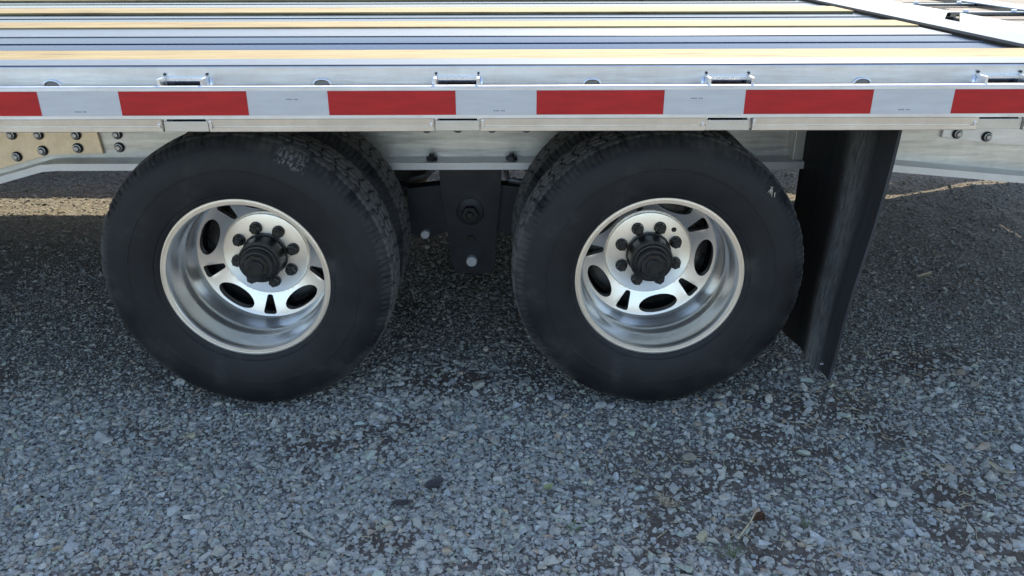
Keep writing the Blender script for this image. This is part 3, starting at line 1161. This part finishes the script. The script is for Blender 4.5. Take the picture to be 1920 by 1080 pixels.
def drum_fn(bm):
    lathe(bm, [(.055, .2100), (.150, .2200), (.178, .2300), (.188, .2500), (.190, .34), (.10, .345)], 64)
drum_me = mk_me('brake_drum', drum_fn, M['hub'])
def irim_fn(bm):
    lathe(bm, [(.214, .010), (.205, .02), (.196, .04), (.196, .15), (.216, .168), (.222, .176)], 96)
irim_me = mk_me('inner_rim', irim_fn, M['chassis'])
def valve_fn(bm):
    tube(bm, (.098, .1862, 0), (.098, .1840, 0), .0075, .006, 14)
valve_me = mk_me('valve_hole', valve_fn, M['hub'])

def wheel(cx, cz, yf, hole_deg, lug_deg, scuffed=False, far=False, valve=None):
    wr = empty('wheel', trailer, (cx, yf, cz))
    if far:
        wr.rotation_euler = (0, 0, PI)
    o = objm('tyre', tyre_sc if scuffed else tyre_me, None, wr)
    o2 = objm('inner_tyre', tyre_me, None, wr)
    o2.location = (0, .268, 0)
    o = objm('rim', rim_me, None, wr)
    o.rotation_euler = (0, R(-hole_deg), 0)
    o = objm('inner_rim', irim_me, None, wr)
    o.location = (0, .268, 0)
    objm('rim_lip', lip_me, None, wr)
    objm('wheel_face', face_me, None, wr)
    objm('hub_cap', hub_me, None, wr)
    o = objm('hub_plug', plug_me, None, wr)
    o.rotation_euler = (0, R(-lug_deg), 0)
    objm('brake_drum', drum_me, None, wr)
    for k in range(8):
        a = R(lug_deg + 45 * k)
        o = objm('lug_nut', nut_me, None, wr)
        o.location = (.0825 * math.cos(a), 0, .0825 * math.sin(a))
        o.rotation_euler = (0, random.uniform(0, 1), 0)
    if valve is not None:
        o = objm('valve_hole', valve_me, None, wr)
        o.rotation_euler = (0, R(-valve), 0)
    return wr
CZ = .3855
wheel(-.7016, CZ, .176, 16, 12, scuffed=True)
wheel(.3885, CZ, .176, 67.6, 25, valve=46)
wheel(-.7016, CZ, 2.59 - .176, 40, 5, far=True)
wheel(.3885, CZ, 2.59 - .176, 10, 31, far=True)

# mud flap: hangs across the dual tyres
NYF, NZF = 40, 36
bm = bmesh.new()
grid = []
for side in (0, 1):
    g_ = []
    for i in range(NYF + 1):
        y = .106 + .60 * i / NYF
        row = []
        for k in range(NZF + 1):
            zb = .118 - .11 * min(1, (y - .106) / .5)
            z = zb + (.832 - zb) * k / NZF
            hang = (1 - k / NZF)
            x = .913 - .024 * math.exp(-((y - .285) / .085) ** 2) - .070 * hang ** 1.4 * max(0, 1 - (y - .106) / .55) + .010 * math.sin((y - .1) * 9) * hang + .006 * math.sin(z * 11 + y * 4) * hang
            row.append(bm.verts.new((x + side * .008, y, z)))
        g_.append(row)
    grid.append(g_)
for s_ in (0, 1):
    for i in range(NYF):
        for k in range(NZF):
            bm.faces.new((grid[s_][i][k], grid[s_][i + 1][k], grid[s_][i + 1][k + 1], grid[s_][i][k + 1]))
for i in range(NYF):
    for k in (0, NZF):
        bm.faces.new((grid[0][i][k], grid[0][i + 1][k], grid[1][i + 1][k], grid[1][i][k]))
for k in range(NZF):
    for i in (0, NYF):
        bm.faces.new((grid[0][i][k], grid[0][i][k + 1], grid[1][i][k + 1], grid[1][i][k]))
flap = obj('mud_flap', bm, M['flap'], trailer, True, 50)
bm = bmesh.new()
tube(bm, (.826, .122, .158), (.836, .124, .158), .005, .005, 8)
obj('flap_bolt', bm, M['slot'], flap)

# ------------------------------------------------------------------ second trailer, unseen, added to cast the far shade
nb = tag(empty('shade_trailer', None, (0, 3.0, 0)), 'unseen second flatbed trailer added behind the front one to shade the ground', 'trailer')
bm = bmesh.new()
box(bm, -6, 2.25, .06, 2.4, .90, .945)
obj('deck', bm, M['wood'], nb)
bm = bmesh.new()
flat(bm, [(2.265, .0), (3.0, .36), (3.0, 2.46), (2.265, 2.46)], .88, .945)
obj('tail_plate', bm, M['beam'], nb)  # taper shaped to leave a slanted streak of sun on the ground
bm = bmesh.new()
box(bm, -6, 2.26, .0, .055, .815, .95, .004)
obj('side_rail', bm, M['crate'], nb)
bm = bmesh.new()
box(bm, -6, 2.26, 2.405, 2.46, .815, .95, .004)
obj('side_rail', bm, M['crate'], nb)
for yb in (.72, 1.70):
    bm = bmesh.new()
    box(bm, -6, 2.2, yb, yb + .012, .55, .895)
    box(bm, -6, 2.2, yb - .06, yb + .072, .53, .55)
    obj('main_beam', bm, M['beam'], nb)
for cx in (-3.1, -2.0):
    for far in (False, True):
        wr = empty('wheel', nb, (cx, 2.28 if far else .18, CZ))
        if far:
            wr.rotation_euler = (0, 0, PI)
        objm('tyre', tyre_me, None, wr)
        objm('rim', rim_me, None, wr)
        objm('rim_lip', lip_me, None, wr)
        objm('wheel_face', face_me, None, wr)
        objm('hub_cap', hub_me, None, wr)

# ------------------------------------------------------------------ leaves, straw and tufts on the gravel
def leafmat(name, c1, c2, rough=.7):
    m, t, b = mat(name, c1, rough)
    t.links.new(ramp(t, noise(t, coords(t), 90, 4, .6), [(.35, c1), (.7, c2)]), b.inputs['Base Color'])
    return m
M['leaf_dark'] = leafmat('dark_leaf', (.10, .088, .084), (.18, .158, .148))
M['leaf_red'] = leafmat('red_brown_leaf', (.11, .045, .025), (.20, .10, .05))
M['leaf_yellow'] = leafmat('yellow_green_leaf', (.42, .44, .20), (.52, .52, .28))
M['leaf_pale'] = leafmat('pale_leaf', (.50, .44, .32), (.72, .68, .55))
M['straw'] = leafmat('dry_straw', (.32, .25, .14), (.55, .46, .30))
M['grass'] = leafmat('green_grass', (.07, .095, .03), (.16, .18, .07))

def hz(x, y):
    return float(height(np.array([x]), np.array([y]))[0])

def leaf(name, x, y, L, W, rot, m, label, curl=.3, lift=.010, seed=0):
    r_ = random.Random(seed)
    bm = bmesh.new()
    nL, nW = 9, 4
    rows = []
    for i in range(nL + 1):
        s = i / nL
        wd = W * (math.sin(PI * (.06 + .9 * s)) ** .8) * r_.uniform(.85, 1.1)
        rows.append([bm.verts.new(((s - .5) * L, wd * (j / nW - .5), curl * L * (.35 * (2 * s - 1) ** 2) + curl * W * (2 * j / nW - 1) ** 2 * .7 + r_.uniform(-.0012, .0012)))
                     for j in range(nW + 1)])
    for i in range(nL):
        for j in range(nW):
            bm.faces.new((rows[i][j], rows[i + 1][j], rows[i + 1][j + 1], rows[i][j + 1]))
    bmesh.ops.solidify(bm, geom=bm.faces[:], thickness=.0009)
    o = obj(name, bm, m, None, True)
    o.location = (x, y, hz(x, y) + lift)
    o.rotation_euler = (r_.uniform(-.15, .15), r_.uniform(-.15, .15), rot)
    return tag(o, label, 'leaf')
leaf('fallen_leaf', -.255, -.268, .050, .026, .1, M['leaf_dark'], 'dark leaf lying left of and in front of its similar neighbour on gravel', .12, .014, 1)
leaf('fallen_leaf', -.188, -.195, .052, .034, .6, M['leaf_dark'], 'broader dark leaf on gravel, the one closer to the wheels', .15, .014, 2)
leaf('fallen_leaf', .085, -.212, .026, .018, .4, M['leaf_yellow'], 'tiny yellow green leaf scrap on the gravel', .2, .016, 3)
leaf('fallen_leaf', 1.204, -.142, .062, .020, -.7, M['leaf_pale'], 'pale curled leaf on gravel near the mud flap', .5, .012, 4)
leaf('fallen_leaf', .556, -.318, .045, .026, .8, M['leaf_red'], 'red brown dead leaf beside a straw stalk on the gravel', .25, .012, 5)
leaf('fallen_leaf', 1.60, 1.09, .07, .03, .3, M['leaf_pale'], 'pale leaf shape standing in for a sun fleck behind the mud flap', .3, .012, 6)  # pale colour stands in for a fleck of sunlight

def blades(bm, cx, cy, n, L, spread, wid, seed, droop=.6):
    r_ = random.Random(seed)
    for _ in range(n):
        a = r_.uniform(0, 2 * PI)
        bx_, by_ = cx + r_.gauss(0, spread * .25), cy + r_.gauss(0, spread * .25)
        z0 = hz(bx_, by_) + .004
        l = L * r_.uniform(.5, 1.1)
        lean = r_.uniform(.5, 1.25) * droop
        dx, dy = math.cos(a), math.sin(a)
        px, py = -dy, dx
        prev = None
        for k in range(5):
            s = k / 4
            hgt = l * s * math.cos(lean) * (1 - .35 * s)
            out = l * s * math.sin(lean)
            c_ = Vector((bx_ + dx * out, by_ + dy * out, z0 + hgt))
            ww = wid * (1 - s * .85)
            cur = (bm.verts.new(c_ + Vector((px, py, 0)) * ww), bm.verts.new(c_ - Vector((px, py, 0)) * ww))
            if prev:
                bm.faces.new((prev[0], prev[1], cur[1], cur[0]))
            prev = cur
def tuft(x, y, n, L, m, label, seed, spread=.03, droop=1.0):
    bm = bmesh.new()
    blades(bm, 0, 0, n, L, spread, .0011, seed, droop)
    o = obj('grass_tuft', bm, m)
    o.location = (x, y, hz(x, y) - hz(0, 0))
    return tag(o, label, 'grass')
tuft(.469, -.425, 20, .05, M['grass'], 'small green grass tuft at the front edge of the gravel', 11)
tuft(.36, -.258, 30, .045, M['straw'], 'small golden straw tuft growing in a brown soil patch', 12, .03, 1.2)
tuft(.135, -.345, 14, .035, M['grass'], 'sparse green sprout among pale stones in front of right wheel', 13)
tuft(.66, -.33, 14, .035, M['grass'], 'thin green sprout right of the red brown leaf', 14)
bm = bmesh.new()
tube(bm, (.490, -.392, .012), (.530, -.345, .020), .0022, .0019, 6)
tube(bm, (.530, -.345, .020), (.552, -.312, .026), .0019, .0012, 6)
st = obj('straw_stalk', bm, M['straw'], None, True)
tag(st, 'pale straw stalk leaning on a red brown leaf', 'straw')
bm = bmesh.new()
for _ in range(620):
    if random.random() < .75:
        x, y = random.uniform(.2, 1.5), random.uniform(-.5, .5)
    else:
        x, y = random.uniform(-1.2, .3), random.uniform(-.5, .1)
    if random.random() > .25 + float(soil(np.array([x]), np.array([y]))[0]):
        continue
    a, l = random.uniform(0, PI), random.uniform(.01, .04)
    z = hz(x, y) + random.uniform(.006, .012)
    d = Vector((math.cos(a) * l, math.sin(a) * l, random.uniform(-.004, .006)))
    tube(bm, Vector((x, y, z)), Vector((x, y, z)) + d, random.uniform(.0007, .0014), .0006, 4, False)
tag(obj('straw_litter', bm, M['straw']), kind='stuff')
# scrap of dry grass caught on the right tyre's shoulder
bm = bmesh.new()
for k in range(5):
    p = Vector((.655 + random.uniform(-.006, .006), .166 + random.uniform(-.006, .004), .632 + random.uniform(-.01, .012)))
    d = Vector((random.uniform(-.018, .012), -.004, random.uniform(-.028, .02)))
    tube(bm, p, p + d * .8, .0014, .0007, 5)
tag(obj('grass_scrap', bm, M['leaf_pale'], None, True), 'scrap of dry grass stuck on the shoulder of the right tyre', 'grass')
